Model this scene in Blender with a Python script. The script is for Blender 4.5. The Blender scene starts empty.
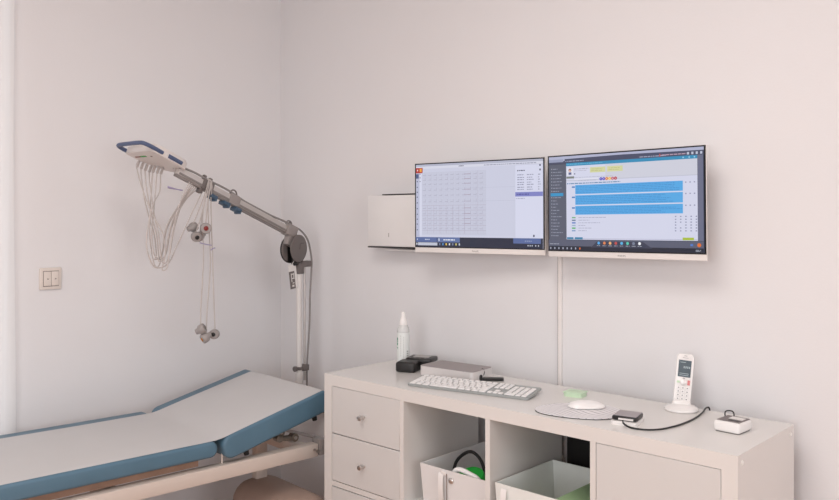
import bpy, bmesh, math, random
from mathutils import Vector, Matrix
random.seed(4)
sc = bpy.context.scene
C = sc.collection
PI = math.pi

# ------------------------------------------------------------------ camera
cam_data = bpy.data.cameras.new('camera')
cam_data.sensor_width = 36.0
cam_data.lens = 36.0 * 796.8 / 839.0
cam_data.shift_y = -31.3 / 839.0
cam_data.clip_start = 0.05
cam = bpy.data.objects.new('camera', cam_data)
cam.location = (2.1809, -2.2515, 1.3167)
cam.rotation_euler = (PI / 2, 0, 0.7455)
C.objects.link(cam)
sc.camera = cam

# ------------------------------------------------------------------ world, daylight, exposure
sc.view_settings.view_transform = 'Standard'
sc.view_settings.look = 'None'
sc.view_settings.exposure = 0.0
sc.view_settings.gamma = 1.0
sc.view_settings.use_curve_mapping = False
world = bpy.data.worlds.new('daylight')
sc.world = world
world.use_nodes = True
wbg = world.node_tree.nodes['Background']
wbg.inputs[0].default_value = (0.93, 0.95, 1.0, 1)
wbg.inputs[1].default_value = 1.0


def area(name, loc, target, sx, sy, power, col):
    d = bpy.data.lights.new(name, 'AREA')
    d.shape = 'RECTANGLE'; d.size = sx; d.size_y = sy
    d.energy = power; d.color = col
    o = bpy.data.objects.new(name, d)
    o.location = loc
    v = Vector(target) - Vector(loc)
    o.rotation_euler = v.to_track_quat('-Z', 'Y').to_euler()
    C.objects.link(o)
    return o


# daylight coming in through the two windows, and an added unseen ceiling fill panel
DAY = (0.95, 0.968, 1.0)
area('window_daylight', (2.2, -4.44, 1.55), (2.2, 0, 1.5), 1.9, 1.5, 36, DAY)
area('side_window_daylight', (5.44, -2.3, 1.55), (0, -2.3, 1.5), 1.9, 1.5, 38, DAY)
area('curtain_window_daylight', (-.955, -1.67, 1.45), (0, -1.67, 1.45), 1.03, 1.94, 2.6, DAY)
area('ceiling_fill_light', (1.2, -1.8, 2.53), (1.2, -1.8, 0), 1.15, 1.15, 14.5, (1.0, 0.97, 0.95))  # fill light added from above to lift the room brightness


# ------------------------------------------------------------------ materials
def lin(c):
    return tuple((x / 12.92 if x <= 0.04045 else ((x + 0.055) / 1.055) ** 2.4) for x in c)


def rgb(r, g, b):
    return lin((r / 255, g / 255, b / 255))


def mat(name, col, rough=0.5, metal=0.0, var=0.03, scale=12.0, bump=0.0, bscale=200.0, emit=None, trans=0.0, spec=0.5, coat=0.0):
    m = bpy.data.materials.new(name)
    m.use_nodes = True
    nt = m.node_tree
    b = nt.nodes['Principled BSDF']
    b.inputs['Roughness'].default_value = rough
    b.inputs['Metallic'].default_value = metal
    b.inputs['Specular IOR Level'].default_value = spec
    b.inputs['Transmission Weight'].default_value = trans
    b.inputs['Coat Weight'].default_value = coat
    tc = nt.nodes.new('ShaderNodeTexCoord')
    n = nt.nodes.new('ShaderNodeTexNoise')
    n.inputs['Scale'].default_value = scale
    n.inputs['Detail'].default_value = 3
    nt.links.new(tc.outputs['Object'], n.inputs['Vector'])
    r = nt.nodes.new('ShaderNodeValToRGB')
    r.color_ramp.elements[0].position = 0.3
    r.color_ramp.elements[1].position = 0.7
    lo = [max(0, c * (1 - var)) for c in col]; hi = [min(1, c * (1 + var)) for c in col]
    r.color_ramp.elements[0].color = (*lo, 1); r.color_ramp.elements[1].color = (*hi, 1)
    nt.links.new(n.outputs['Fac'], r.inputs['Fac'])
    nt.links.new(r.outputs['Color'], b.inputs['Base Color'])
    if bump:
        n2 = nt.nodes.new('ShaderNodeTexNoise'); n2.inputs['Scale'].default_value = bscale
        nt.links.new(tc.outputs['Object'], n2.inputs['Vector'])
        bp = nt.nodes.new('ShaderNodeBump'); bp.inputs['Strength'].default_value = bump
        bp.inputs['Distance'].default_value = 0.002
        nt.links.new(n2.outputs['Fac'], bp.inputs['Height'])
        nt.links.new(bp.outputs['Normal'], b.inputs['Normal'])
    if emit:
        b.inputs['Emission Color'].default_value = (*col, 1)
        b.inputs['Emission Strength'].default_value = emit
    return m


M = {}
M['wall'] = mat('wall_paint', (0.80, 0.788, 0.797), 0.85, var=0.006, scale=3, bump=0.12, bscale=160, spec=0.2)
M['ceiling'] = mat('ceiling_paint', (0.85, 0.83, 0.81), 0.9, var=0.01, scale=3)
M['cabinet'] = mat('cream_lacquer', (0.75, 0.725, 0.70), 0.22, var=0.008, scale=4, spec=0.45)
M['drawer'] = mat('cream_drawer_front', (0.68, 0.665, 0.65), 0.30, var=0.008, scale=4, spec=0.4)
M['plug'] = mat('white_plug', (0.88, 0.86, 0.83), 0.4)
M['chrome'] = mat('brushed_steel', (0.62, 0.59, 0.57), 0.28, 1.0)
M['blue_vinyl'] = mat('blue_vinyl', rgb(84, 117, 137), 0.42, var=0.05, scale=9, bump=0.08, bscale=350)
M['paper'] = mat('white_paper', (0.61, 0.598, 0.597), 0.8, var=0.012, scale=6, bump=0.15, bscale=30, spec=0.2)
M['bed_metal'] = mat('cream_powder_coat', (0.66, 0.575, 0.515), 0.45, var=0.015)
M['ply'] = mat('plywood', (0.33, 0.20, 0.14), 0.6, var=0.12, scale=20)
M['beige'] = mat('beige_plastic', (0.42, 0.30, 0.245), 0.55, var=0.03)
M['steel_dark'] = mat('dark_steel', (0.25, 0.225, 0.195), 0.3, 0.8)
M['display_grey'] = mat('display_grey', (0.42, 0.40, 0.39), 0.5)
M['black'] = mat('black_plastic', (0.014, 0.013, 0.013), 0.4, var=0.1)
M['rubber'] = mat('black_rubber', (0.01, 0.01, 0.01), 0.7)
M['dark_grey'] = mat('dark_grey_plastic', (0.155, 0.135, 0.13), 0.45, var=0.04)
M['mid_grey'] = mat('grey_plastic', (0.30, 0.27, 0.26), 0.45, var=0.04)
M['alu'] = mat('anodised_aluminium', (0.60, 0.57, 0.55), 0.38, 0.7, var=0.03)
M['pole_white'] = mat('pale_pole_enamel', (0.72, 0.69, 0.67), 0.35, var=0.02)
M['arm_groove'] = mat('dark_aluminium', (0.27, 0.245, 0.235), 0.45, 0.3, var=0.03)
M['module'] = mat('recorder_shell', (0.72, 0.67, 0.645), 0.4, var=0.02)
M['blue_plastic'] = mat('blue_plastic', rgb(80, 94, 126), 0.4, var=0.05)
M['clip_blue'] = mat('clip_blue', rgb(62, 86, 108), 0.45, var=0.05)
M['lead'] = mat('lead_wire_jacket', (0.52, 0.475, 0.455), 0.5, var=0.03)
M['purple'] = mat('violet_tie', rgb(160, 152, 186), 0.5)
M['electrode'] = mat('electrode_shell', (0.33, 0.30, 0.29), 0.4, var=0.04)
M['electrode_in'] = mat('electrode_cup', (0.20, 0.18, 0.17), 0.5, var=0.04)
M['red'] = mat('red_button', rgb(122, 22, 16), 0.5)
M['brass'] = mat('amber_contact', rgb(190, 130, 60), 0.4, 0.4)
M['white_plastic'] = mat('white_plastic', (0.84, 0.81, 0.79), 0.35, var=0.01)
M['white_gloss'] = mat('white_gloss_plastic', (0.86, 0.835, 0.82), 0.18, var=0.01)
M['panel_white'] = mat('white_sheet_metal', (0.82, 0.81, 0.805), 0.5, var=0.01)
M['bezel'] = mat('black_bezel', (0.012, 0.012, 0.014), 0.3)
M['ivory'] = mat('ivory_switch', (0.76, 0.69, 0.635), 0.35, var=0.015)
M['groove'] = mat('switch_groove', (0.26, 0.21, 0.19), 0.6)
M['silver'] = mat('silver_aluminium', (0.78, 0.75, 0.74), 0.35, 0.35, var=0.02)
M['taupe'] = mat('taupe_lid', (0.34, 0.305, 0.305), 0.6, 0.0, var=0.03)
M['key_white'] = mat('white_key', (0.88, 0.86, 0.85), 0.35)
M['kb_base'] = mat('keyboard_aluminium', (0.36, 0.375, 0.37), 0.4, 0.1, var=0.02)
M['clear'] = mat('clear_bottle', (0.90, 0.91, 0.90), 0.2, trans=0.35)
M['label'] = mat('bottle_label', (0.80, 0.83, 0.81), 0.5, var=0.01)
M['green_dark'] = mat('green_print', rgb(60, 150, 120), 0.5)
M['teal'] = mat('teal_gel', rgb(70, 190, 160), 0.4)
M['mint'] = mat('mint_green_plastic', rgb(200, 224, 194), 0.45, var=0.03)
M['bright_green'] = mat('bright_green', rgb(30, 165, 60), 0.4)
M['grey_print'] = mat('grey_print', (0.30, 0.29, 0.29), 0.6)
M['lcd'] = mat('lcd_glass', rgb(74, 88, 96), 0.2, var=0.1, scale=40)
M['lcd_text'] = mat('lcd_digits', rgb(170, 185, 190), 0.4)
M['panel_grey'] = mat('panel_grey', (0.24, 0.215, 0.215), 0.75, spec=.15)
M['cradle_cover'] = mat('cradle_cover', (0.40, 0.365, 0.38), 0.6, spec=.25)
M['box'] = mat('white_folding_box', (0.78, 0.765, 0.76), 0.45, var=0.01)
M['box_pale'] = mat('pale_translucent_box', (0.84, 0.86, 0.83), 0.4, var=0.02)
M['pale_green'] = mat('pale_green_folder', rgb(168, 200, 155), 0.4, var=0.03)
M['duct'] = mat('cable_duct_white', (0.83, 0.79, 0.77), 0.5)
M['grey_cable'] = mat('grey_cable', (0.27, 0.25, 0.245), 0.5)
M['card'] = mat('white_card', (0.80, 0.77, 0.75), 0.6)
M['window_frame'] = mat('window_frame_white', (0.85, 0.84, 0.83), 0.4)
M['lamp'] = mat('fill_diffuser', (1.0, 0.95, 0.9), 0.5, emit=2.5)  # glowing face of the added ceiling fill panel


def curtain_mat():
    m = bpy.data.materials.new('sheer_curtain'); m.use_nodes = True
    nt = m.node_tree; nt.nodes.clear()
    o = nt.nodes.new('ShaderNodeOutputMaterial')
    d = nt.nodes.new('ShaderNodeBsdfDiffuse'); d.inputs[0].default_value = (0.88, 0.86, 0.85, 1)
    t = nt.nodes.new('ShaderNodeBsdfTranslucent'); t.inputs[0].default_value = (0.88, 0.86, 0.85, 1)
    w = nt.nodes.new('ShaderNodeTexWave'); w.inputs['Scale'].default_value = 60
    tc = nt.nodes.new('ShaderNodeTexCoord')
    nt.links.new(tc.outputs['Object'], w.inputs['Vector'])
    mp = nt.nodes.new('ShaderNodeMapRange')
    mp.inputs[3].default_value = 0.35; mp.inputs[4].default_value = 0.5
    nt.links.new(w.outputs['Fac'], mp.inputs[0])
    mx = nt.nodes.new('ShaderNodeMixShader')
    nt.links.new(mp.outputs[0], mx.inputs[0])
    nt.links.new(d.outputs[0], mx.inputs[1]); nt.links.new(t.outputs[0], mx.inputs[2])
    nt.links.new(mx.outputs[0], o.inputs[0])
    return m


def wood_mat():
    m = bpy.data.materials.new('wood_floor'); m.use_nodes = True
    nt = m.node_tree; b = nt.nodes['Principled BSDF']
    tc = nt.nodes.new('ShaderNodeTexCoord')
    br = nt.nodes.new('ShaderNodeTexBrick')
    br.inputs['Color1'].default_value = (0.78, 0.48, 0.33, 1)
    br.inputs['Color2'].default_value = (0.72, 0.43, 0.29, 1)
    br.inputs['Mortar'].default_value = (0.16, 0.085, 0.05, 1)
    br.inputs['Scale'].default_value = 1.0
    br.inputs['Mortar Size'].default_value = 0.002
    br.inputs['Brick Width'].default_value = 1.2
    br.inputs['Row Height'].default_value = 0.14
    nt.links.new(tc.outputs['Object'], br.inputs['Vector'])
    n = nt.nodes.new('ShaderNodeTexNoise'); n.inputs['Scale'].default_value = 6; n.inputs['Detail'].default_value = 6
    mp = nt.nodes.new('ShaderNodeMapping'); mp.inputs['Scale'].default_value = (1, 12, 1)
    nt.links.new(tc.outputs['Object'], mp.inputs[0]); nt.links.new(mp.outputs[0], n.inputs['Vector'])
    mx = nt.nodes.new('ShaderNodeMixRGB'); mx.blend_type = 'MULTIPLY'; mx.inputs[0].default_value = 0.35
    nt.links.new(br.outputs['Color'], mx.inputs[1]); nt.links.new(n.outputs['Fac'], mx.inputs[2])
    nt.links.new(mx.outputs[0], b.inputs['Base Color'])
    b.inputs['Roughness'].default_value = 0.4
    return m


M['curtain'] = curtain_mat()
M['floor'] = wood_mat()

_screen = {}


def scr(r, g, b):
    k = (r, g, b)
    if k not in _screen:
        m = bpy.data.materials.new('screen_pixel'); m.use_nodes = True
        nt = m.node_tree
        p = nt.nodes['Principled BSDF']
        p.inputs['Base Color'].default_value = (0.004, 0.004, 0.005, 1)
        p.inputs['Roughness'].default_value = 0.35
        p.inputs['Emission Color'].default_value = (*rgb(r, g, b), 1)
        p.inputs['Emission Strength'].default_value = 0.96
        _screen[k] = m
    return _screen[k]


# ------------------------------------------------------------------ mesh tools
ROOT = {}


class MB:
    def __init__(s):
        s.bm = bmesh.new(); s.mi = 0

    def _mark(s, faces, smooth):
        for f in faces:
            f.material_index = s.mi; f.smooth = smooth

    def box(s, c, size, rot=None, bev=0.0, seg=2, taper=None, edges=None):
        t = bmesh.new()
        bmesh.ops.create_cube(t, size=1)
        for v in t.verts:
            v.co = Vector((v.co.x * size[0], v.co.y * size[1], v.co.z * size[2]))
            if taper and v.co.z < 0:
                v.co.x *= taper; v.co.y *= taper
        if bev:
            es = t.edges[:]
            if edges == 'z':
                es = [e for e in es if abs(e.verts[0].co.x - e.verts[1].co.x) < 1e-6 and abs(e.verts[0].co.y - e.verts[1].co.y) < 1e-6]
            bmesh.ops.bevel(t, geom=es, offset=bev, segments=seg, profile=0.5, affect='EDGES')
        mx = Matrix.Translation(Vector(c))
        if rot is not None:
            mx = mx @ (rot.to_4x4() if isinstance(rot, Matrix) else Matrix.Rotation(rot, 4, 'Z'))
        s._merge(t, mx, bool(bev))

    def _merge(s, t, mx, smooth):
        vs = [s.bm.verts.new(mx @ v.co) for v in t.verts]
        t.verts.index_update()
        nf = []
        for f in t.faces:
            nf.append(s.bm.faces.new([vs[v.index] for v in f.verts]))
        s._mark(nf, smooth)
        t.free()

    def cyl(s, a, b, r, r2=None, n=20, cap=True):
        a = Vector(a); b = Vector(b); r2 = r if r2 is None else r2
        q = (b - a).to_track_quat('Z', 'Y').to_matrix()
        A = [s.bm.verts.new(a + q @ Vector((r * math.cos(2 * PI * i / n), r * math.sin(2 * PI * i / n), 0))) for i in range(n)]
        B = [s.bm.verts.new(b + q @ Vector((r2 * math.cos(2 * PI * i / n), r2 * math.sin(2 * PI * i / n), 0))) for i in range(n)]
        fs = [s.bm.faces.new([A[i], A[(i + 1) % n], B[(i + 1) % n], B[i]]) for i in range(n)]
        s._mark(fs, True)
        if cap:
            s._mark([s.bm.faces.new(A[::-1]), s.bm.faces.new(B)], False)

    def lathe(s, prof, c=(0, 0, 0), q=None, n=28, sx=1.0, sy=1.0):
        q = q or Matrix.Identity(3); c = Vector(c)
        rings = []
        for r, z in prof:
            rings.append([s.bm.verts.new(c + q @ Vector((max(r, 1e-5) * sx * math.cos(2 * PI * i / n), max(r, 1e-5) * sy * math.sin(2 * PI * i / n), z))) for i in range(n)])
        fs = []
        for A, B in zip(rings, rings[1:]):
            fs += [s.bm.faces.new([A[i], A[(i + 1) % n], B[(i + 1) % n], B[i]]) for i in range(n)]
        fs.append(s.bm.faces.new(rings[0][::-1])); fs.append(s.bm.faces.new(rings[-1]))
        s._mark(fs, True)

    def tube(s, pts, r, n=8, sub=6, smooth=True):
        P = [Vector(p) for p in pts]
        if smooth and len(P) > 2:
            Q = []
            for i in range(len(P) - 1):
                p0 = P[max(i - 1, 0)]; p1 = P[i]; p2 = P[i + 1]; p3 = P[min(i + 2, len(P) - 1)]
                for k in range(sub):
                    t = k / sub
                    Q.append(0.5 * ((2 * p1) + (p2 - p0) * t + (2 * p0 - 5 * p1 + 4 * p2 - p3) * t * t + (3 * p1 - p0 - 3 * p2 + p3) * t ** 3))
            Q.append(P[-1]); P = Q
        rings = []; up = None
        for i, p in enumerate(P):
            d = (P[min(i + 1, len(P) - 1)] - P[max(i - 1, 0)]).normalized()
            if up is None:
                up = d.orthogonal().normalized()
            up = (up - d * up.dot(d)).normalized()
            w = d.cross(up)
            rings.append([s.bm.verts.new(p + (up * math.cos(2 * PI * k / n) + w * math.sin(2 * PI * k / n)) * r) for k in range(n)])
        fs = []
        for A, B in zip(rings, rings[1:]):
            fs += [s.bm.faces.new([A[k], A[(k + 1) % n], B[(k + 1) % n], B[k]]) for k in range(n)]
        fs.append(s.bm.faces.new(rings[0][::-1])); fs.append(s.bm.faces.new(rings[-1]))
        s._mark(fs, True)

    def prism(s, poly, z0, z1, mx=None, smooth=False):
        mx = mx or Matrix.Identity(4)
        A = [s.bm.verts.new(mx @ Vector((x, y, z0))) for x, y in poly]
        B = [s.bm.verts.new(mx @ Vector((x, y, z1))) for x, y in poly]
        n = len(poly)
        fs = [s.bm.faces.new([A[i], A[(i + 1) % n], B[(i + 1) % n], B[i]]) for i in range(n)]
        s._mark(fs, smooth)
        s._mark([s.bm.faces.new(A[::-1]), s.bm.faces.new(B)], False)

    def quad(s, a, b, c, d):
        f = s.bm.faces.new([s.bm.verts.new(Vector(p)) for p in (a, b, c, d)])
        s._mark([f], False)

    def grid(s, rows, smooth=True):
        V = [[s.bm.verts.new(Vector(p)) for p in r] for r in rows]
        fs = []
        for A, B in zip(V, V[1:]):
            for i in range(len(A) - 1):
                fs.append(s.bm.faces.new([A[i], A[i + 1], B[i + 1], B[i]]))
        s._mark(fs, smooth)

    def build(s, name, mats, parent=None, raw=False):
        me = bpy.data.meshes.new(name)
        bmesh.ops.recalc_face_normals(s.bm, faces=s.bm.faces[:])
        s.bm.to_mesh(me); s.bm.free()
        for m in (mats if isinstance(mats, (list, tuple)) else [mats]):
            me.materials.append(m)
        try:
            me.set_sharp_from_angle(angle=math.radians(40))
        except Exception:
            pass
        o = bpy.data.objects.new(name, me); C.objects.link(o)
        if parent is not None:
            o.parent = parent
        return o


def thing(name, label, cat, loc=(0, 0, 0), rotz=0.0, group=None):
    o = bpy.data.objects.new(name, None); C.objects.link(o)
    o.empty_display_size = 0.05
    o.location = loc; o.rotation_euler = (0, 0, rotz)
    o['label'] = label; o['category'] = cat
    if group:
        o['group'] = group
    return o


def tag(o, label, cat, group=None):
    o['label'] = label; o['category'] = cat
    if group:
        o['group'] = group
    return o


def struct(o):
    o['kind'] = 'structure'
    return o


def one_box(name, c, size, m, parent=None, **k):
    b = MB(); b.box(c, size, **k)
    return b.build(name, m, parent)


# ------------------------------------------------------------------ the room
LX, WY, RX, FY, HZ = -0.867, 0.08, 5.5, -4.5, 2.6
struct(one_box('floor', ((LX + RX) / 2, (FY + WY) / 2, -0.05), (RX - LX + 0.4, WY - FY + 0.4, 0.1), M['floor']))
struct(one_box('ceiling', ((LX + RX) / 2, (FY + WY) / 2, HZ + 0.05), (RX - LX + 0.4, WY - FY + 0.4, 0.1), M['ceiling']))
struct(one_box('wall_back', ((LX + RX) / 2, WY + 0.05, HZ / 2), (RX - LX, 0.1, HZ), M['wall']))


def wall_with_hole(name, axis, plane, a0, a1, h0, h1, z0, z1):
    b = MB()
    for s0, s1, q0, q1 in ((a0, h0, 0, HZ), (h1, a1, 0, HZ), (h0, h1, 0, z0), (h0, h1, z1, HZ)):
        cc, ss = (s0 + s1) / 2, s1 - s0
        zc, zs = (q0 + q1) / 2, q1 - q0
        if axis == 'x':
            b.box((cc, plane, zc), (ss, 0.1, zs))
        else:
            b.box((plane, cc, zc), (0.1, ss, zs))
    return struct(b.build(name, M['wall']))


wall_with_hole('wall_left', 'y', LX - 0.05, FY - .1, WY + .1, -2.2, -1.14, 0.45, 2.45)
wall_with_hole('wall_front', 'x', FY - 0.05, LX, RX, 1.25, 3.15, 0.8, 2.3)
wall_with_hole('wall_right', 'y', RX + 0.05, FY, WY, -3.25, -1.35, 0.8, 2.3)
for nm, ax, pl, h0, h1 in (('window_1', 'x', FY - 0.05, 1.25, 3.15), ('window_2', 'y', RX + 0.05, -3.25, -1.35), ('window_3', 'y', LX - .05, -2.2, -1.14)):
    b = MB()
    mid = (h0 + h1) / 2
    lo, hi = (.45, 2.45) if nm == 'window_3' else (.8, 2.3)
    jw = .02 if nm == 'window_3' else .06
    for s0, s1, q0, q1 in ((h0, h0 + jw, lo, hi), (h1 - jw, h1, lo, hi), (mid - .04, mid + .04, lo + .06, hi - .06), (h0 + jw, h1 - jw, lo, lo + .06), (h0 + jw, h1 - jw, hi - .06, hi)):
        cc, ss, zc, zs = (s0 + s1) / 2, s1 - s0, (q0 + q1) / 2, q1 - q0
        b.box((cc, pl, zc) if ax == 'x' else (pl, cc, zc), (ss, .06, zs) if ax == 'x' else (.06, ss, zs))
    struct(b.build(nm, M['window_frame']))

# sheer curtain at the left wall
b = MB()
rows = []
for zi in range(14):
    z = 0.04 + (HZ - 0.06) * zi / 13
    r_ = []
    for k in range(121):
        y = -1.128 - 1.05 * k / 120
        w = 0.0075 * math.sin(k * 0.52 + 0.25 * math.sin(z * 2)) + 0.003 * math.sin(k * 1.31 + z)
        r_.append((-0.851 + w, y + 0.004 * math.sin(z * 3 + k), z))
    rows.append(r_)
b.grid(rows)
tag(b.build('curtain', M['curtain']), 'sheer white curtain hanging in folds at the far left wall', 'curtain')

# ------------------------------------------------------------------ storage cabinet (2 x 4 cubes)
W_, D_, H_ = 1.469, 0.39, 0.765
cab = thing('storage_cabinet', 'long low cream white cube cabinet under the monitors with drawers and open cubbies', 'cabinet', (0, 0, 0))
one_box('top_panel', (W_ / 2, -D_ / 2, H_ - .0195), (W_ - .0781, D_, .039), M['cabinet'], cab)
one_box('bottom_panel', (W_ / 2, -D_ / 2, .0195), (W_ - .0788, D_, .039), M['cabinet'], cab)
for x in (.0195, W_ - .0195):
    one_box('side_panel', (x, -D_ / 2, H_ / 2), (.039, D_, H_), M['cabinet'], cab)
for x in (.3825, .7345, 1.0865):
    one_box('divider', (x, -D_ / 2, H_ / 2), (.017, D_ - .002, H_ - .078), M['cabinet'], cab)
for k in range(4):
    x0 = .039 + k * .352
    one_box('shelf', (x0 + .1675, -D_ / 2, .3825), (.335, D_ - .002, .017), M['cabinet'], cab)


def knob(parent, x, y, z):
    b = MB()
    q = Matrix.Rotation(PI / 2, 3, 'X')
    b.lathe([(.0045, 0), (.0045, .012), (.0085, .015), (.0095, .021), (.0085, .026), (.004, .027)], (x, y, z), q, 18)
    return b.build('knob', M['chrome'], parent)


def front(name, x0, x1, z0, z1, with_knob=True):
    b = MB()
    b.box(((x0 + x1) / 2, -D_ + .0085, (z0 + z1) / 2), (x1 - x0, .016, z1 - z0), bev=.0012, seg=1)
    b.box(((x0 + x1) / 2, -D_ + .17, (z0 + z1) / 2), (x1 - x0 - .01, .29, z1 - z0 - .02))
    o = b.build(name, M['drawer'], cab)
    if with_knob:
        knob(o, (x0 + x1) / 2, -D_ + .0006, (z0 + z1) / 2)
    return o


front('drawer', .0405, .3725, .5605, .7245)
front('drawer', .0405, .3725, .3935, .5575)
front('door', 1.0965, 1.4285, .3935, .7245)
front('drawer', .0405, .3725, .2095, .3705)
front('drawer', .0405, .3725, .0405, .2065)
for y in (-.365, -.028):
    b = MB(); q = Matrix.Rotation(PI / 2, 3, 'Y')
    b.lathe([(.0065, 0), (.0065, .0012), (.005, .0022)], (W_, y, H_ - .021), q, 16)
    b.build('screw_cap', M['plug'], cab)

# ------------------------------------------------------------------ folding boxes in the cubbies


def storage_box(label, x0, x1, y0, y1, z0, z1, m, strap, inset=.012):
    """open-topped box with thin walls, slightly narrower at the bottom"""
    t = thing('storage_box', label, 'box', ((x0 + x1) / 2, (y0 + y1) / 2, z0), 0, 'white boxes in the open cubbies')
    cx, cy = (x0 + x1) / 2, (y0 + y1) / 2
    wx, wy, h, th = (x1 - x0) / 2, (y1 - y0) / 2, z1 - z0, .003
    b = MB()

    def ring(a, c, z):
        return [b.bm.verts.new(Vector(p)) for p in ((-a, -c, z), (a, -c, z), (a, c, z), (-a, c, z))]
    R = [ring(wx - inset, wy - inset * .5, 0), ring(wx, wy, h), ring(wx - th, wy - th, h), ring(wx - inset - th, wy - inset * .5 - th, th)]
    for A, B in zip(R, R[1:]):
        for i in range(4):
            b.bm.faces.new([A[i], A[(i + 1) % 4], B[(i + 1) % 4], B[i]])
    b.bm.faces.new(R[0][::-1]); b.bm.faces.new(R[3])
    b.build('box_body', m, t)
    fy = -wy - .0005
    slope = inset * .5 / h
    for sx in strap:
        b = MB()
        # flat handle strap: rises, bends over and hangs down the front
        pts = []
        for k in range(15):
            f = k / 14
            z = h - .012 - f * (h - .03)
            bulge = .012 * math.sin(f * PI) ** .7
            pts.append((sx + .006 * math.sin(f * PI * .9), fy + slope * (h - z) - .002 - bulge, z))
        b.grid([[(p[0] - .010, p[1], p[2]), (p[0] + .010, p[1], p[2])] for p in pts])
        b.grid([[(p[0] - .010, p[1] + .002, p[2]), (p[0] + .010, p[1] + .002, p[2])] for p in pts])
        b.build('handle_strap', M['white_plastic'], t)
    return t, cx, cy, fy


bx, *_r = storage_box('white open box with strap handle and rivet holding a black cable loop', .449, .722, -.372, -.03, .391, .534, M['box'], (-.046,))
b = MB(); q = Matrix.Rotation(PI / 2, 3, 'X')
b.lathe([(.009, 0), (.009, .003), (.005, .006)], (-.006, -.1707, .114), q, 18)
b.build('rivet', M['chrome'], bx)
b = MB(); b.box((-.024, -.1725, .072), (.003, .001, .12))
b.build('seam', M['groove'], bx)
b = MB(); b.box((-.036, -.173, .132), (.020, .003, .012), bev=.001)
b.build('strap_holder', M['white_plastic'], bx)
# contents
b = MB()
b.tube([(.478, -.26, .41), (.483, -.25, .47), (.497, -.25, .519), (.53, -.25, .552), (.563, -.25, .565), (.596, -.25, .549), (.614, -.25, .515), (.622, -.25, .46), (.62, -.25, .41)], .0055, 10)
tag(b.build('cable', M['rubber']), 'thick black cable bent in a loop out of the white box', 'cable')
b = MB(); q = Matrix.Rotation(math.radians(25), 3, 'X')
b.lathe([(.022, -.02), (.043, -.02), (.046, -.016), (.046, .016), (.043, .02), (.022, .02)], (.606, -.305, .494), q, 28)
tag(b.build('tape_roll', M['bright_green']), 'bright green roll sticking out of the white box with the cable', 'roll')
b = MB()
b.tube([(.562, -.350, .48), (.574, -.352, .525), (.598, -.352, .539), (.632, -.350, .533), (.664, -.345, .520), (.68, -.34, .48)], .008, 10)
tag(b.build('hose', M['white_gloss']), 'short white hose bent around the green roll in the box', 'hose')

bx2, *_r = storage_box('pale white open box with a green folder and papers in it', .762, 1.063, -.388, -.085, .391, .545, M['box_pale'], (-.118,), .010)
b = MB()
b.box((.953, -.235, .509), (.050, .27, .006), rot=Matrix.Rotation(math.radians(26), 3, 'Y'), bev=.002)
b.box((.955, -.235, .443), (.045, .262, .10))
tag(b.build('folder', M['pale_green']), 'pale green folder leaning inside the pale box', 'folder')
b = MB()
b.tube([(.983, -.366, .494), (.984, -.30, .495), (.984, -.22, .495), (.982, -.12, .494)], .004, 8)
b2 = MB(); b2.box((1.012, -.235, .44), (.06, .262, .098), bev=.002)
tag(b2.build('paper_stack', M['card']), 'stack of off white papers beside the green folder in the pale box', 'papers')
tag(b.build('cord', M['rubber']), 'thin black cord lying on the green folder', 'cord')
b = MB(); b.box((.922, .040, .36), (.345, .05, .72), bev=.006)
b.box((.922, .0135, .36), (.30, .004, .66))
tag(b.build('computer_case', M['black']), 'black computer case standing behind the open cubby next to the wall', 'computer')
b = MB()
b.box((.733, .012, .36), (.010, .006, .72))
b.tube([(.737, .010, .53), (.747, .004, .525), (.75, .006, .512), (.742, .01, .505)], .003)
tag(b.build('mounting_strip', M['chrome']), 'narrow metal strip with a hook behind the open cubby', 'bracket')

# ------------------------------------------------------------------ examination bed
TH = 0.082
bed = thing('examination_bed', 'blue padded examination bed with raised headrest along the left wall', 'bed', (-.154, -.724, 0), -TH)
BW = .585
FOOT = -1.12


def pad(y0, y1, z0, z1, rend, rside, mx):
    t = bmesh.new(); bmesh.ops.create_cube(t, size=1)
    for v in t.verts:
        v.co = Vector((v.co.x * BW - BW / 2, v.co.y * (y1 - y0) + (y0 + y1) / 2, v.co.z * (z1 - z0) + (z0 + z1) / 2))
    es = [e for e in t.edges if abs(e.verts[0].co.x - e.verts[1].co.x) > .1]
    near = [e for e in es if (e.verts[0].co.y > (y0 + y1) / 2) == (rend > 0)]
    bmesh.ops.bevel(t, geom=near, offset=abs(rend), segments=7, profile=.5, affect='EDGES')
    sharp = [e for e in t.edges if len(e.link_faces) == 2 and e.calc_face_angle(0) > .9]
    bmesh.ops.bevel(t, geom=sharp, offset=rside, segments=4, profile=.5, affect='EDGES')
    b = MB(); b._merge(t, mx, True)
    return b


b = pad(FOOT, -.004, .508, .563, .0255, .011, Matrix.Identity(4))
b.build('mattress', M['blue_vinyl'], bed)
PHI = .241
HR = Matrix.Translation((0, 0, .563)) @ Matrix.Rotation(PHI, 4, 'X')
b = pad(.008, .455, -.083, 0, -.034, .011, HR)
hd = b.build('headrest', M['blue_vinyl'], bed)
for x, y in ((-.03, .10), (-.03, .40), (-BW + .05, .10), (-BW + .05, .40)):
    b = MB()
    p = HR @ Vector((x, y, -.083)); p2 = HR @ Vector((x, y, -.105))
    b.cyl(p, p2, .011, .009, 14)
    b.build('rubber_foot', M['rubber'], hd)
b = MB(); t = bmesh.new(); bmesh.ops.create_cube(t, size=1)
for v in t.verts:
    v.co = Vector((v.co.x * .44 - BW / 2, v.co.y * .33 + .24, v.co.z * .014 - .088))
b._merge(t, HR, False)
b.build('support_board', M['ply'], hd)
one_box('base_board', (-BW / 2, -.56, .494), (BW - .07, 1.0, .028), M['ply'], bed)
for x in (-.024, -BW + .024):
    one_box('rail', (x, -.345, .450), (.044, 1.51, .048), M['bed_metal'], bed, bev=.003)
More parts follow.
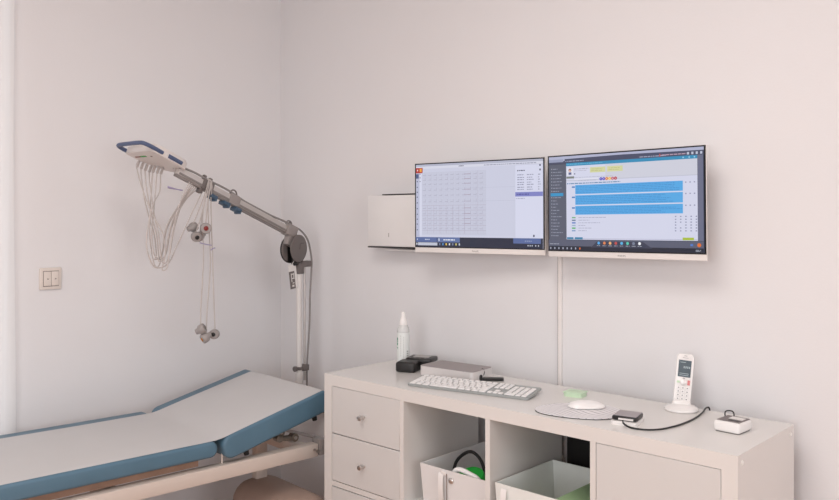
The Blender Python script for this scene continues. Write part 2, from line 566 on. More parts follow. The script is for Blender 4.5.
for y in (-1.02, -.35, .37):
    one_box('cross_bar', (-BW / 2, y, .450), (BW - .09, .04, .04), M['bed_metal'], bed, bev=.003)
for y in (.026,):
    b = MB(); b.cyl((-.03, y, .47), (-.03, y, .515), .003, n=10); b.build('post', M['bed_metal'], bed)
for x in (-.024, -BW + .024):
    one_box('leg', (x, -1.0, .215), (.042, .042, .43), M['bed_metal'], bed, bev=.003)
# rail end fitting with bolts
b = MB()
b.box((-.024, .432, .458), (.05, .036, .06), bev=.004)
e = b.build('rail_bracket', M['mid_grey'], bed)
for z in (.455, .447):
    b = MB(); b.cyl((-.001, .39 if z > .45 else .405, z), (.004, .39 if z > .45 else .405, z), .005, n=12); b.build('bolt', M['chrome'], bed)
# ratchet that holds the headrest up
b = MB()
RX_ = -.045
b.tube([(RX_, .262, .545), (RX_, .258, .515), (RX_, .290, .508), (RX_, .326, .505)], .010, 10, smooth=False)
for y_, z_, r1 in ((.264, .537, .017), (.260, .515, .014), (.326, .506, .015)):
    b.cyl((RX_ - .012, y_, z_), (RX_ + .016, y_, z_), r1, n=18)
b.build('ratchet', M['steel_dark'], bed)
b = MB(); b.tube([(-.05, .25, .553), (-.05, .30, .535), (-.05, .40, .497), (-.05, .44, .480)], .006, 8, smooth=False)
b.build('support_arm', M['mid_grey'], bed)
for y_, z_ in ((.264, .537), (.326, .506)):
    b = MB(); b.cyl((RX_ + .016, y_, z_), (RX_ + .020, y_, z_), .006, n=12); b.build('bolt', M['chrome'], bed)
# pedestal under the head end
b = MB()
b.box((-.285, .33, .36), (.035, .05, .16), bev=.004)
b.build('pedestal_post', M['bed_metal'], bed)
b = MB()
b.box((-.140, .33, .15), (.45, .22, .30), bev=.085, seg=6)
b.build('pedestal_cover', M['beige'], bed)

# paper sheet over the bed
b = MB()
rows = []
r_ = .025
prof = []
ys = [FOOT + .01 + (-.02 - FOOT - .01) * k / 24 for k in range(25)]
for y in ys:
    prof.append((y, .5645, Vector((0, 0, 1))))
pts_h = [(.02 + .025 * k, 0) for k in range(17)] + [(.438, .0), (.447, -.0008), (.4525, -.0045), (.4572, -.012)]
hp = []
for yy, dz in pts_h:
    p = HR @ Vector((0, yy, dz + .0015)); hp.append((p.y, p.z, None))
allp = [(p[0], p[1]) for p in prof[:-1]] + [(-.03, .5645), (-.008, .5650), (.012, .5678), (.03, .5715)] + [(p[0], p[1]) for p in hp[2:]]
xs = [(-.0075, -.0012), (-.011, 0), (-.018, 0), (-.028, 0)] + [(-.06 - .046 * k, 0) for k in range(10)] + [(-BW + .063, 0)]
for y, z in allp:
    rows.append([(x, y, z + dz + .0007 * math.sin(x * 23 + y * 9) * (1 if dz == 0 else 0)) for x, dz in xs])
b.grid(rows)
o = b.build('paper_sheet', M['paper'])
o.location = (-.154, -.724, 0); o.rotation_euler = (0, 0, -TH)
tag(o, 'white paper cover sheet spread over the blue examination bed', 'sheet')

# ------------------------------------------------------------------ ECG stand: pole, joint, arm
AR = math.radians(-172)
SP = (-.517, -.08, 0)
st = thing('ecg_stand', 'grey pole stand with long jointed arm reaching over the bed', 'stand', SP, AR)
b = MB()
b.box((0, -.145, .49), (.07, .026, .07), bev=.004)
b.box((0, -.065, .49), (.036, .16, .04), bev=.004)
b.box((0, .010, .50), (.052, .05, .06), bev=.005)
b.build('mount', M['mid_grey'], st)
b = MB(); b.cyl((0, .012, .47), (0, .012, .655), .0165, n=24); b.build('lower_pole', M['pole_white'], st)
b = MB(); b.cyl((0, .012, .655), (0, .012, 1.12), .0125, n=24); b.build('upper_pole', M['pole_white'], st)
b = MB(); b.cyl((.0, -.022, .62), (.0, -.022, 1.125), .005, n=12); b.build('rod', M['alu'], st)
b = MB()
b.box((0, .0, .676), (.030, .05, .014), bev=.003)
b.cyl((.0, .030, .676), (.0, .040, .676), .011, .012, 16)
b.box((-.003, -.014, .676), (.036, .032, .026), bev=.003)
b.build('pole_clamp', M['dark_grey'], st)
b = MB()
b.box((0, .012, 1.105), (.030, .030, .05), bev=.003)
b.box((0, -.02, 1.122), (.034, .06, .026), bev=.004)
b.box((0, .015, 1.16), (.018, .04, .06), bev=.003)
b.build('neck', M['dark_grey'], st)


def disc(name, x0, x1, s, z, r, m):
    b = MB(); q = Matrix.Rotation(math.radians(9), 3, 'Z') @ Matrix.Rotation(PI / 2, 3, 'Y')
    w = x1 - x0
    b.lathe([(r - .004, 0), (r, .003), (r, w - .003), (r - .004, w)], (x0, s, z), q, 40)
    return b.build(name, m, st)


d1 = disc('joint_disc', -.030, -.018, .039, 1.191, .058, M['dark_grey'])
b = MB(); b.tube([(-.0335, .018, 1.213), (-.0312, .034, 1.212), (-.0306, .038, 1.208), (-.0304, .040, 1.186)], .0008, 6, smooth=False)
b.build('cover_line', M['black'], d1)
d2 = disc('joint_disc', .016, .028, .050, 1.186, .056, M['dark_grey'])
b = MB(); q = Matrix.Rotation(PI / 2, 3, 'Y')
b.lathe([(.05, -.001), (.0585, -.001), (.0585, .004), (.05, .004)], (.014, .050, 1.186), q, 40)
b.build('ring', M['black'], d2)
b = MB()
b.box((-.004, .045, 1.135), (.02, .02, .035), bev=.002)
b.build('latch', M['black'], st)
TILT = math.radians(21.4)
AX = Matrix.Translation((0, .0, 1.237)) @ Matrix.Rotation(TILT, 4, 'X')   # local Y runs up the arm


def arm_box(b, c, size, bev=0.002):
    t = bmesh.new(); bmesh.ops.create_cube(t, size=1)
    for v in t.verts:
        v.co = Vector((v.co.x * size[0] + c[0], v.co.y * size[1] + c[1], v.co.z * size[2] + c[2]))
    if bev:
        bmesh.ops.bevel(t, geom=t.edges[:], offset=bev, segments=2, profile=.5, affect='EDGES')
    b._merge(t, AX, bool(bev))


b = MB(); arm_box(b, (0, .385, 0), (.026, .63, .030), .004); arm = b.build('arm', M['alu'], st)
b = MB(); arm_box(b, (0, .385, -.017), (.020, .63, .009), .001); arm_box(b, (-.0135, .385, -.009), (.002, .62, .008), 0)
b.build('groove', M['arm_groove'], arm)
b = MB()
arm_box(b, (0, .075, .0), (.040, .06, .044), .004); arm_box(b, (0, .055, -.035), (.030, .055, .05), .004)
b.build('arm_clamp', M['mid_grey'], st)
for s, sz in ((.085, .03), (.415, .055), (.545, .03), (.575, .018)):
    b = MB(); arm_box(b, (0, s, 0), (.034, sz, .040), .003)
    if sz < .045:
        arm_box(b, (0, s, .026), (.012, .014, .02), .002)
    b.build('collar', M['dark_grey'] if sz < .045 else M['mid_grey'], st)
for s in (.09, .42):
    b = MB()
    pts = [AX @ Vector((.0, s + .016 * math.cos(a_) * 1.1, .022 + .018 * math.sin(a_))) for a_ in [PI * k / 8 for k in range(9)]]
    b.tube(pts, .003, 8, 3); b.build('cable_clip', M['dark_grey'], st)
for s in (.395, .457, .525):
    b = MB(); arm_box(b, (-.002, s - .008, -.028), (.034, .034, .014), .002)
    arm_box(b, (-.002, s - .020, -.033), (.032, .010, .016), .002)
    b.build('electrode_clip', M['clip_blue'], st)
b = MB(); arm_box(b, (0, .578, -.028), (.020, .018, .018), .002); b.build('hook', M['dark_grey'], st)
# cable along the arm, over the joint and down the pole
b = MB()
ap = [AX @ Vector((-.004, s, z)) for s, z in ((.67, .020), (.62, .024), (.56, .023), (.50, .026), (.44, .026), (.36, .019), (.28, .019), (.20, .020), (.12, .026), (.06, .026))]
ap += [Vector(p) for p in ((-.004, .0, 1.262), (-.004, -.04, 1.22), (-.004, -.062, 1.14), (-.004, -.06, 1.08), (-.004, -.052, .98), (-.004, -.05, .88), (-.004, -.042, .78), (-.004, -.034, .70), (-.004, -.032, .62), (-.006, -.036, .57), (-.018, -.05, .52), (-.026, -.09, .50), (-.026, -.155, .495))]
b.tube(ap, .0042, 8, 5)
b.build('cable', M['grey_cable'], st)
# hanging tag on the joint
hg = thing('hang_tag', 'small white tag with black printed block hanging from the arm joint', 'tag', SP, AR)
b = MB()
TM = Matrix.Translation((-.006, .064, 1.122)) @ Matrix.Rotation(math.radians(-8), 4, 'X')
b.prism([(-.001, -.024), (.001, -.024), (.001, .02), (-.001, .02)], -.105, 0, TM)
b.build('card', M['card'], hg)
b = MB(); b.prism([(-.0018, -.010), (-.001, -.010), (-.001, .022), (-.0018, .022)], -.102, -.028, TM)
b.build('printed_block', M['dark_grey'], hg)
b = MB()
for y0, y1, z0, z1 in ((-.006, -.002, -.062, -.036), (.008, .012, -.072, -.036), (-.006, .012, -.060, -.056), (-.002, .012, -.042, -.038), (-.004, .006, -.080, -.076), (-.002, .010, -.094, -.086)):
    b.prism([(-.0024, y0), (-.0018, y0), (-.0018, y1), (-.0024, y1)], z0, z1, TM)
b.build('print_mark', M['card'], hg)
b = MB(); b.tube([(-.006, .064, 1.122), (-.010, .056, 1.135), (-.010, .048, 1.15)], .0012, 6)
b.build('string', M['card'], hg)

# ------------------------------------------------------------------ ECG recorder on the arm tip
rc = thing('ecg_recorder', 'white ECG recorder unit with blue handle rim on the arm tip', 'medical device', SP, AR)
TX = Matrix.Translation((0, .606, 1.482)) @ Matrix.Rotation(math.radians(21.8), 4, 'X')
b = MB()
poly = [(-.036, .062), (-.030, .035), (.0, .018), (.062, .020), (.092, .042), (.124, .120), (.126, .178), (.118, .188), (-.022, .190), (-.034, .180)]
A = [b.bm.verts.new(TX @ Vector((x, y, 0))) for x, y in poly]
ctr = Vector((sum(p[0] for p in poly) / len(poly), sum(p[1] for p in poly) / len(poly)))
B = [b.bm.verts.new(TX @ Vector((x, y, .022))) for x, y in poly]
Bt = [b.bm.verts.new(TX @ Vector((ctr.x + (x - ctr.x) * .9, ctr.y + (y - ctr.y) * .9, .034))) for x, y in poly]
n_ = len(poly)
for P, Q in ((A, B), (B, Bt)):
    for i in range(n_):
        b.bm.faces.new([P[i], P[(i + 1) % n_], Q[(i + 1) % n_], Q[i]])
b.bm.faces.new(A[::-1]); b.bm.faces.new(Bt)
shell = b.build('shell', M['module'], rc)
b = MB()
hpts = [(-.033, .148), (-.034, .19), (-.026, .226), (.0, .232), (.05, .231), (.10, .229), (.122, .222), (.129, .20), (.128, .17)]
b.tube([TX @ Vector((x, y, .012)) for x, y in hpts], .0075, 10, 5)
b.build('handle', M['blue_plastic'], rc)
b = MB(); b.tube([TX @ Vector((x, y, .012)) for x, y in ((-.036, .062), (-.036, .122))], .0075, 10)
b.build('side_grip', M['blue_plastic'], rc)
b = MB()
for (x0, y0, x1, y1) in ((.045, .15, .075, .158),):
    b.prism([(x0, y0), (x1, y0), (x1, y1), (x0, y1)], -.0008, 0, TX)
b.build('status_strip', M['bright_green'], rc)
b = MB(); b.prism([(.078, .15), (.108, .15), (.108, .156), (.078, .156)], -.0008, 0, TX)
b.build('status_mark', M['red'], rc)
for x, y in ((-.012, .045), (.02, .15)):
    b = MB(); b.cyl(TX @ Vector((x, y, -.001)), TX @ Vector((x, y, .001)), .004, n=10)
    b.build('screw', M['dark_grey'], rc)
b = MB()
arm_pts = [(0, .585, 1.466), (.003, .612, 1.480), (.008, .65, 1.508)]
b.tube(arm_pts, .013, 12)
b.build('coupling', M['alu'], rc)

# lead wires: from the recorder, down in one long loop, back up to the arm
conn = [(.120, .126), (.115, .111), (.110, .096), (.104, .082), (.088, .078), (.074, .070), (.062, .062)]
for i, (cx, cy) in enumerate(conn):
    o = thing('lead_wire', 'thin pale lead wire plugged under the recorder and looping down in the bundle', 'wire', SP, AR, 'lead wires looped under the recorder')
    p0 = TX @ Vector((cx, cy, .0)); p1 = TX @ Vector((cx, cy, -.030))
    b = MB(); b.box((0, 0, 0), (.008, .008, .026), rot=None, bev=.0015)
    for v in b.bm.verts:
        v.co = TX @ (v.co + Vector((cx, cy, -.015)))
    b.build('plug', M['lead'], o)
    j = i - 3
    lo = 1.150 + .010 * ((i * 3) % 4) - .004 * abs(j)
    sx = .022 + .009 * ((i * 5) % 7 - 3)
    top = AX @ Vector((.004 * j, .640 - .012 * i, -.02))
    if i < 6:
        k1 = Vector((sx + .008, .722 + .004 * j, 1.262))
        m1 = p1.lerp(k1, .38) + Vector((.0, .010 - .002 * i, -.006)); m2 = p1.lerp(k1, .72) + Vector((0, .006 - .001 * i, -.006))
        pts = [p0, p1, m1, m2, k1, (sx, .718 + .004 * j, 1.19), (sx - .004, .714 - .003 * j, lo), (sx - .012, .702 - .002 * j, lo + .003), (sx - .016, .690 - .003 * j, 1.20), (sx - .014, .668 - .004 * j, 1.29), (.012 + .004 * j, .632 - .007 * i, 1.385), (top.x, top.y, top.z)]
    else:
        pts = [p0, p1, (p1.x, p1.y + .004, p1.z - .06), (.03, .738, 1.35), (.028, .760, 1.24), (.024, .752, 1.18), (.02, .726, 1.142), (.012, .68, 1.155), (.006, .645, 1.22), (.0, .585, 1.335), (-.005, .55, 1.40), (-.004, .535, 1.435)]
    b = MB(); b.tube(pts, .0023, 7, 6)
    b.build('cable', M['lead'], o)
# one more wire from the arm to the hook cluster
tie = thing('cable_tie', 'thin violet tie around the wires just below the recorder', 'tie', SP, AR)
b = MB(); b.tube([(.0, .690, 1.432), (-.012, .676, 1.426), (-.012, .645, 1.420), (0, .628, 1.421), (.014, .645, 1.424), (.014, .676, 1.428), (.0, .690, 1.432)], .0022, 7)
b.build('loop', M['purple'], tie)

# electrodes that hang over the arm: three up by the hook, three at the end of long wires


def electrode(label, s, x, z, wire, yaw, pitch, inner, r=.019, big=True):
    o = thing('electrode', label, 'electrode', SP, AR, 'suction electrodes hanging from the arm')
    q = Matrix.Rotation(yaw, 3, 'Z') @ Matrix.Rotation(pitch, 3, 'Y')
    b = MB()
    b.lathe([(.004, -.022), (.010, -.020), (.012, -.010), (r * .92, -.004), (r, .004), (r * .97, .014), (r * .86, .017)], (x, s, z), q, 24)
    b.build('cup', M['electrode'], o)
    b = MB()
    b.lathe([(r * .42, .0), (r * .42, .0185)] + [(r * .30, .020), (.001, .020)], (x, s, z), q, 18)
    b.build('button', inner, o)
    b = MB(); b.tube(wire + [(x, s, z + .012)], .0022, 7)
    b.build('cable', M['lead'], o)
    return o


FACE = PI - .6      # turns a cup towards the room
tp = AX @ Vector((-.012, .525, .026))
top = (tp.x, tp.y, tp.z)


def hang(ds, dx, *pts):
    p = AX @ Vector((.014 + dx, .556 + ds, -.002)); p1 = AX @ Vector((.006 + dx, .556 + ds, .024)); p2 = AX @ Vector((-.008 + dx, .555 + ds, .026)); p3 = AX @ Vector((-.020 + dx, .553 + ds, .004))
    return [tuple(p), tuple(p1), tuple(p2), tuple(p3)] + list(pts)


electrode('grey electrode cup with red button hanging in the upper cluster', .550, -.036, 1.281, hang(0, 0, (-.034, .538, 1.38), (-.036, .548, 1.31)), FACE, PI / 2, M['red'], .021)
electrode('grey electrode cup with black button, lowest of the upper cluster', .583, -.020, 1.252, hang(.006, .002, (-.03, .548, 1.38), (-.026, .572, 1.30)), FACE + .25, PI / 2 + .25, M['black'], .019)
electrode('grey electrode seen from behind, upper left of the cluster under the hook', .570, .014, 1.284, hang(.010, .004, (-.022, .55, 1.39), (.0, .566, 1.32)), FACE + 2.2, PI / 2 - .3, M['dark_grey'], .018)
electrode('grey electrode partly hidden behind the red buttoned one', .535, .012, 1.252, hang(.003, .006, (-.015, .540, 1.37), (.006, .536, 1.30)), FACE - .9, PI / 2 + .4, M['black'], .019)
electrode('dangling electrode with dark open cup, left of the lower three', .542, .0, .902, hang(-.004, 0, (-.014, .543, 1.35), (-.012, .540, 1.16), (0, .542, .98)), FACE + 1.2, PI / 2 - .5, M['electrode_in'], .019)
electrode('dangling electrode with amber contact, lowest and middle of the lower three', .524, -.008, .872, hang(-.008, .002, (-.014, .520, 1.37), (-.012, .507, 1.16), (-.01, .520, .98)), FACE - 1.3, PI / 2 + .5, M['brass'], .019)
electrode('dangling electrode with black button, right of the lower three', .484, -.012, .880, hang(-.012, .004, (-.014, .506, 1.37), (-.012, .496, 1.16), (-.012, .490, 1.0)), FACE - .5, PI / 2, M['black'], .019)
for k, (nm, pts) in enumerate((('pale cord tying the upper electrode cluster', [(-.03, .572, 1.228), (-.03, .54, 1.221), (-.024, .512, 1.217)]),
                               ('pale cord tie around the long wires below the upper cluster', [(-.02, .512, 1.198), (-.024, .503, 1.205), (-.018, .490, 1.206)]))):
    b = MB(); b.tube(pts, .002, 7)
    o = b.build('cord_tie', M['purple']); o.location = SP; o.rotation_euler = (0, 0, AR)
    tag(o, nm, 'tie')

# ------------------------------------------------------------------ monitors


def text_mesh(body, size):
    cu = bpy.data.curves.new('t', 'FONT'); cu.body = body; cu.size = size; cu.align_x = 'CENTER'; cu.align_y = 'CENTER'
    o = bpy.data.objects.new('t', cu); C.objects.link(o)
    dg = bpy.context.evaluated_depsgraph_get(); dg.update()
    me = bpy.data.meshes.new_from_object(o.evaluated_get(dg))
    bpy.data.objects.remove(o); bpy.data.curves.remove(cu)
    return me


class Screen:
    """flat picture on the glass: u to the right 0..1, v down 0..1, later layers 0.03 mm in front"""
    def __init__(s, w, h, z0):
        s.w, s.h, s.z0 = w, h, z0
        s.mb = MB(); s.mats = []; s.layer = 0

    def col(s, c):
        m = scr(*c)
        if m not in s.mats:
            s.mats.append(m)
        s.mb.mi = s.mats.index(m)

    def P(s, u, v):
        return ((u - .5) * s.w, -.0202 - .00003 * s.layer, s.z0 + (.5 - v) * s.h)

    def rect(s, u0, v0, u1, v1, c, up=True):
        s.col(c)
        if up:
            s.layer += 1
        s.mb.quad(s.P(u0, v0), s.P(u0, v1), s.P(u1, v1), s.P(u1, v0))

    def poly(s, pts, c):
        s.col(c); s.layer += 1
        f = s.mb.bm.faces.new([s.mb.bm.verts.new(Vector(s.P(*p))) for p in pts]); f.material_index = s.mb.mi

    def disc(s, u, v, r, c):
        a = s.w / s.h
        s.poly([(u + r * math.cos(2 * PI * k / 14), v + a * r * math.sin(2 * PI * k / 14)) for k in range(14)], c)

    def dashes(s, u0, v0, u1, v1, rows, c, fill=.8, thick=.45, rnd=None):
        rnd = rnd or random
        s.col(c); s.layer += 1
        dv = (v1 - v0) / rows
        for i in range(rows):
            v = v0 + dv * (i + .28)
            end = u0 + (u1 - u0) * (fill + (1 - fill) * rnd.random())
            u = u0
            while u < end:
                l = (.006 + .020 * rnd.random())
                s.mb.quad(s.P(u, v), s.P(u, v + dv * thick), s.P(min(u + l, end), v + dv * thick), s.P(min(u + l, end), v))
                u += l + .004


MW, MH = .532, .330


def monitor(label, loc, yaw, roll, draw):
    t = thing('monitor', label, 'monitor', loc, yaw, 'wall mounted monitors')
    t.rotation_euler = (0, -roll, yaw)
    b = MB(); b.box((0, -.0150, 0), (MW, .008, MH), bev=.002); b.box((0, .005, 0), (MW - .07, .024, MH - .07), bev=.008)
    b.build('housing', M['white_plastic'], t)
    b = MB(); b.box((0, -.0190, .0088), (MW - .0012, .0012, MH - .0186))
    b.build('bezel', M['bezel'], t)
    s = Screen(MW - .0115, .3035, .0085)
    draw(s)
    s.mb.build('screen', s.mats, t)
    me = text_mesh('PHILIPS', .0085)
    lo = bpy.data.objects.new('logo', me); C.objects.link(lo); lo.parent = t
    lo.location = (0 if loc[0] > .6 else -.005, -.0193, -MH / 2 + .0075); lo.rotation_euler = (PI / 2, 0, 0)
    me.materials.clear(); me.materials.append(M['grey_print'])
    return t


def draw_ecg(s):
    rn = random.Random(3)
    bg = (203, 205, 224)
    s.rect(0, 0, 1, 1, bg)
    s.rect(.0, .0, 1, .025, (178, 181, 200)); s.rect(0, .025, 1, .055, (214, 215, 230))
    s.dashes(.36, .026, .40, .05, 1, (80, 84, 110), 1)
    s.dashes(.56, .03, .95, .052, 1, (150, 152, 175), 1)
    s.rect(.0, .055, .03, .88, (186, 189, 212)); s.rect(.03, .055, .05, .88, (213, 215, 233))
    s.rect(.0, .04, .058, .105, (178, 52, 48)); s.rect(.032, .05, .05, .09, (235, 165, 60)); s.rect(.010, .06, .018, .08, (235, 220, 220))
    s.rect(.0, .115, .024, .17, (78, 92, 132))
    for k, v in enumerate((.20, .27, .33, .39, .46, .53, .60, .66, .72, .79)):
        s.rect(.007, v, .015, v + .014, (70, 74, 102))
    for v in (.11, .155, .20):
        s.rect(.032, v, .039, v + .012, (80, 82, 110))
    # ECG paper grid and traces
    s.rect(.055, .10, .575, .855, (198, 200, 218))
    s.col((190, 190, 209)); s.layer += 1
    for k in range(27):
        u = .055 + .02 * k
        s.mb.quad(s.P(u, .10), s.P(u, .855), s.P(u + .0012, .855), s.P(u + .0012, .10))
    for k in range(23):
        v = .10 + .0335 * k
        s.mb.quad(s.P(.055, v), s.P(.055, v + .002), s.P(.575, v + .002), s.P(.575, v))
    s.col((178, 172, 192)); s.layer += 1
    for k in range(6):
        v = .50 + .06 * k
        s.mb.quad(s.P(.055, v), s.P(.055, v + .004), s.P(.575, v + .004), s.P(.575, v))
    for k in range(6):
        u = .10 + .052 * k
        s.mb.quad(s.P(u, .50), s.P(u, .84), s.P(u + .0022, .84), s.P(u + .0022, .50))
    s.mb.quad(s.P(.405, .48), s.P(.405, .84), s.P(.4085, .84), s.P(.4085, .48))
    s.mb.quad(s.P(.51, .10), s.P(.51, .84), s.P(.5115, .84), s.P(.5115, .10))
    # traces
    for row, v in enumerate((.135, .19, .245, .315, .38, .455, .535, .60, .66, .72, .78)):
        s.col((160, 157, 180)); s.layer += 1
        u = .06
        while u < .565:
            s.mb.quad(s.P(u, v), s.P(u, v + .004), s.P(u + .022, v + .004), s.P(u + .022, v))
            hgt = (.028 if row % 2 else .016)
            s.mb.quad(s.P(u + .022, v - hgt), s.P(u + .022, v + .010), s.P(u + .0238, v + .010), s.P(u + .0238, v - hgt))
            u += .0465
        s.col((156, 128, 152)); s.layer += 1
        if row < 10:
            s.mb.quad(s.P(.405, v - .002), s.P(.405, v + .003), s.P(.455, v + .003), s.P(.455, v - .002))
    s.rect(.255, .30, .80, .302, (176, 178, 200)); s.rect(.40, .455, .80, .457, (176, 178, 200))
    s.rect(.055, .865, .78, .868, (214, 216, 234))
    # right hand column
    s.rect(.80, .06, 1, .88, (214, 216, 236)); s.rect(.80, .055, 1, .06, (190, 192, 212))
    s.rect(.815, .115, .822, .13, (40, 42, 60)); s.dashes(.826, .11, .87, .135, 1, (80, 84, 110), 1)
    for v in (.16, .19, .215, .245, .27, .30, .325):
        s.dashes(.815, v, .865, v + .022, 1, (140, 142, 168), .9)
        s.dashes(.885, v, .935, v + .022, 1, (150, 152, 176), .6)
        s.dashes(.965, v, .985, v + .022, 1, (150, 152, 176), .6)
    for v in (.06, .11):
        s.rect(.975, v, .985, v + .02, (60, 64, 90))
    s.rect(.80, .365, 1, .415, (128, 132, 196)); s.dashes(.81, .375, .90, .405, 1, (80, 84, 150), 1)
    s.dashes(.805, .43, .87, .445, 1, (150, 152, 180), 1)
    s.rect(.93, .845, .94, .87, (50, 54, 80))
    # bottom bars
    s.rect(0, .885, 1, 1, (40, 45, 64))
    s.rect(.0, .885, .18, .945, (88, 106, 156)); s.rect(.185, .885, .37, .945, (96, 114, 162)); s.rect(.785, .885, .985, .945, (88, 106, 156))
    s.dashes(.08, .90, .12, .925, 1, (205, 212, 232), 1); s.dashes(.235, .90, .33, .93, 1, (230, 234, 246), 1)
    s.rect(.195, .90, .203, .93, (220, 226, 240)); s.rect(.012, .905, .018, .92, (220, 226, 240))
    s.dashes(.87, .908, .92, .925, 1, (160, 172, 205), 1)
    s.rect(.02, .95, .185, .985, (192, 196, 212)); s.rect(.006, .955, .014, .98, (220, 226, 240))
    for k, c in enumerate(((120, 130, 160), (90, 150, 210), (235, 200, 90), (225, 226, 235), (130, 140, 170), (210, 200, 120), (200, 206, 220))):
        s.rect(.20 + .027 * k, .955, .21 + .027 * k, .98, c)
    for u in (.89, .905, .92, .945, .965):
        s.rect(u, .96, u + .007, .975, (200, 206, 220))


def draw_file(s):
    dk = (88, 92, 108)
    s.rect(0, 0, 1, 1, (66, 70, 88))
    s.rect(0, 0, 1, .05, (176, 180, 206)); s.rect(0, .03, .105, .06, (150, 156, 184))
    s.poly([(.0, .06), (.115, .06), (.115, .03), (.5, .022), (1, .03), (1, .076), (0, .076)], (70, 75, 100))
    s.dashes(.12, .045, .25, .065, 1, (150, 156, 180), 1)
    s.dashes(.62, .05, .78, .07, 1, (160, 166, 190), 1); s.dashes(.755, .045, .90, .065, 1, (190, 160, 180), 1)
    s.rect(.742, .042, .748, .068, (200, 90, 90))
    for u in (.905, .93, .955, .98):
        s.rect(u, .042, u + .012, .066, (190, 196, 214))
    # left menu
    s.rect(0, .085, .128, .895, dk)
    for k in range(22):
        v = .125 + .034 * k
        if k == 8:
            s.rect(.012, v - .008, .105, v + .026, (52, 146, 196))
            continue
        s.rect(.018, v, .023, v + .011, (170, 174, 190))
        s.dashes(.03, v - .002, .05 + .05 * random.random(), v + .016, 1, (146, 150, 168), 1)
    # page
    s.rect(.128, .075, .965, .108, (46, 140, 184)); s.dashes(.13, .082, .38, .098, 1, (110, 180, 214), 1)
    for u in (.88, .915, .945):
        s.rect(u, .085, u + .008, .098, (150, 205, 230))
    s.rect(.128, .108, .965, .885, (212, 214, 234)); s.rect(.40, .108, .965, .262, (206, 207, 220)); s.rect(.128, .258, .965, .266, (192, 194, 210))
    s.rect(.134, .125, .176, .205, (226, 226, 238)); s.disc(.155, .152, .010, (120, 60, 60)); s.disc(.155, .158, .0075, (222, 176, 160)); s.rect(.145, .175, .166, .20, (90, 96, 140))
    s.dashes(.185, .135, .285, .15, 1, (160, 160, 180), 1); s.dashes(.185, .155, .285, .168, 1, (180, 180, 198), .8); s.rect(.185, .185, .193, .20, (120, 122, 148))
    for u0, u1 in ((.296, .40), (.412, .514)):
        s.rect(u0, .133, u1, .188, (210, 212, 160)); s.dashes(u0 + .01, .145, u1 - .02, .178, 2, (180, 180, 120), 1, .3)
    s.rect(.130, .218, .185, .24, (124, 130, 126)); s.dashes(.188, .226, .45, .238, 1, (176, 178, 196), 1)
    s.rect(.185, .246, .35, .256, (226, 227, 240)); s.dashes(.215, .262, .34, .272, 1, (170, 172, 192), 1)
    for k, c in enumerate(((74, 66, 190), (100, 84, 196), (222, 128, 50), (240, 196, 80), (196, 96, 120), (186, 46, 56))):
        s.disc(.370 + .0195 * k, .258, .0098, c); s.rect(.368 + .0195 * k, .254, .372 + .0195 * k, .262, (238, 236, 244))
    s.dashes(.134, .285, .50, .30, 1, (96, 136, 176), .99, .7)
    # selected text in blue
    for v0, v1 in ((.312, .408), (.42, .52), (.532, .624)):
        s.rect(.193, v0, .882, v1, (84, 168, 228))
        s.dashes(.198, v0 + .008, .877, v1 - .006, 5, (62, 138, 204), .8, .35)
        s.rect(.169, v0 + .012, .191, v0 + .028, (80, 130, 190))
        for u in (.895, .92, .945):
            s.rect(u, v0 + .01, u + .008, v0 + .022, (150, 152, 180))
    for k, c in enumerate(((100, 170, 120), (86, 110, 140), (60, 110, 190), (150, 176, 200), (40, 170, 70), (120, 150, 190))):
        v = .648 + .0275 * k
        s.rect(.169, v, .195, v + .013, c)
        s.dashes(.215, v, .26 + .18 * random.random(), v + .012, 1, (156, 158, 184), 1)
        for u in (.835, .865, .895, .925, .955):
            if random.random() < .85:
                s.rect(u, v, u + .008, v + .010, (130, 134, 165))
    s.rect(.128, .872, .965, .876, (170, 172, 196))
    s.rect(.134, .86, .18, .882, (60, 130, 170)); s.rect(.19, .86, .245, .882, (60, 130, 170)); s.rect(.88, .855, .945, .88, (170, 190, 60))
    s.rect(.968, .075, 1, .885, (104, 108, 132))
    # bottom
    s.rect(0, .89, 1, .955, (88, 92, 112)); s.rect(0, .955, 1, 1, (32, 36, 52))
    s.poly([(.30, .965), (.345, .9), (.64, .9), (.70, .965)], (56, 60, 80))
    for k, c in enumerate(((90, 170, 230), (220, 130, 80), (240, 180, 120), (190, 80, 80), (90, 180, 230), (90, 200, 180), (120, 128, 150), (240, 242, 248))):
        u = .355 + .038 * k
        s.disc(u, .918, .009, c); s.dashes(u - .012, .94, u + .013, .95, 1, (190, 194, 208), 1)
    s.dashes(.01, .925, .08, .94, 1, (170, 174, 190), 1)
    s.disc(.975, .925, .011, (228, 112, 44)); s.rect(.925, .915, .94, .935, (80, 120, 200))
    for k in range(8):
        s.rect(.012 + .03 * k, .968, .02 + .03 * k, .988, (170, 176, 196) if k < 7 else (232, 116, 50))
    s.dashes(.955, .968, .985, .988, 2, (190, 194, 208), 1, .4)


m1 = monitor('white framed left monitor showing an ECG trace grid', (.4105, -.02, 1.3578), .141, .0028, draw_ecg)
m2 = monitor('white framed right monitor showing a patient file with blue text block', (.9795, -.02, 1.3597), 0, .0082, draw_file)
for m_, ya in ((m1, .141), (m2, 0)):
    b = MB()
    if ya:
        b.box((0.0, .0315, 0), (.11, .034, .11), bev=.004)
    else:
        b.box((0, .056, 0), (.11, .084, .11), bev=.004)
    b.build('wall_bracket', M['dark_grey'], m_)

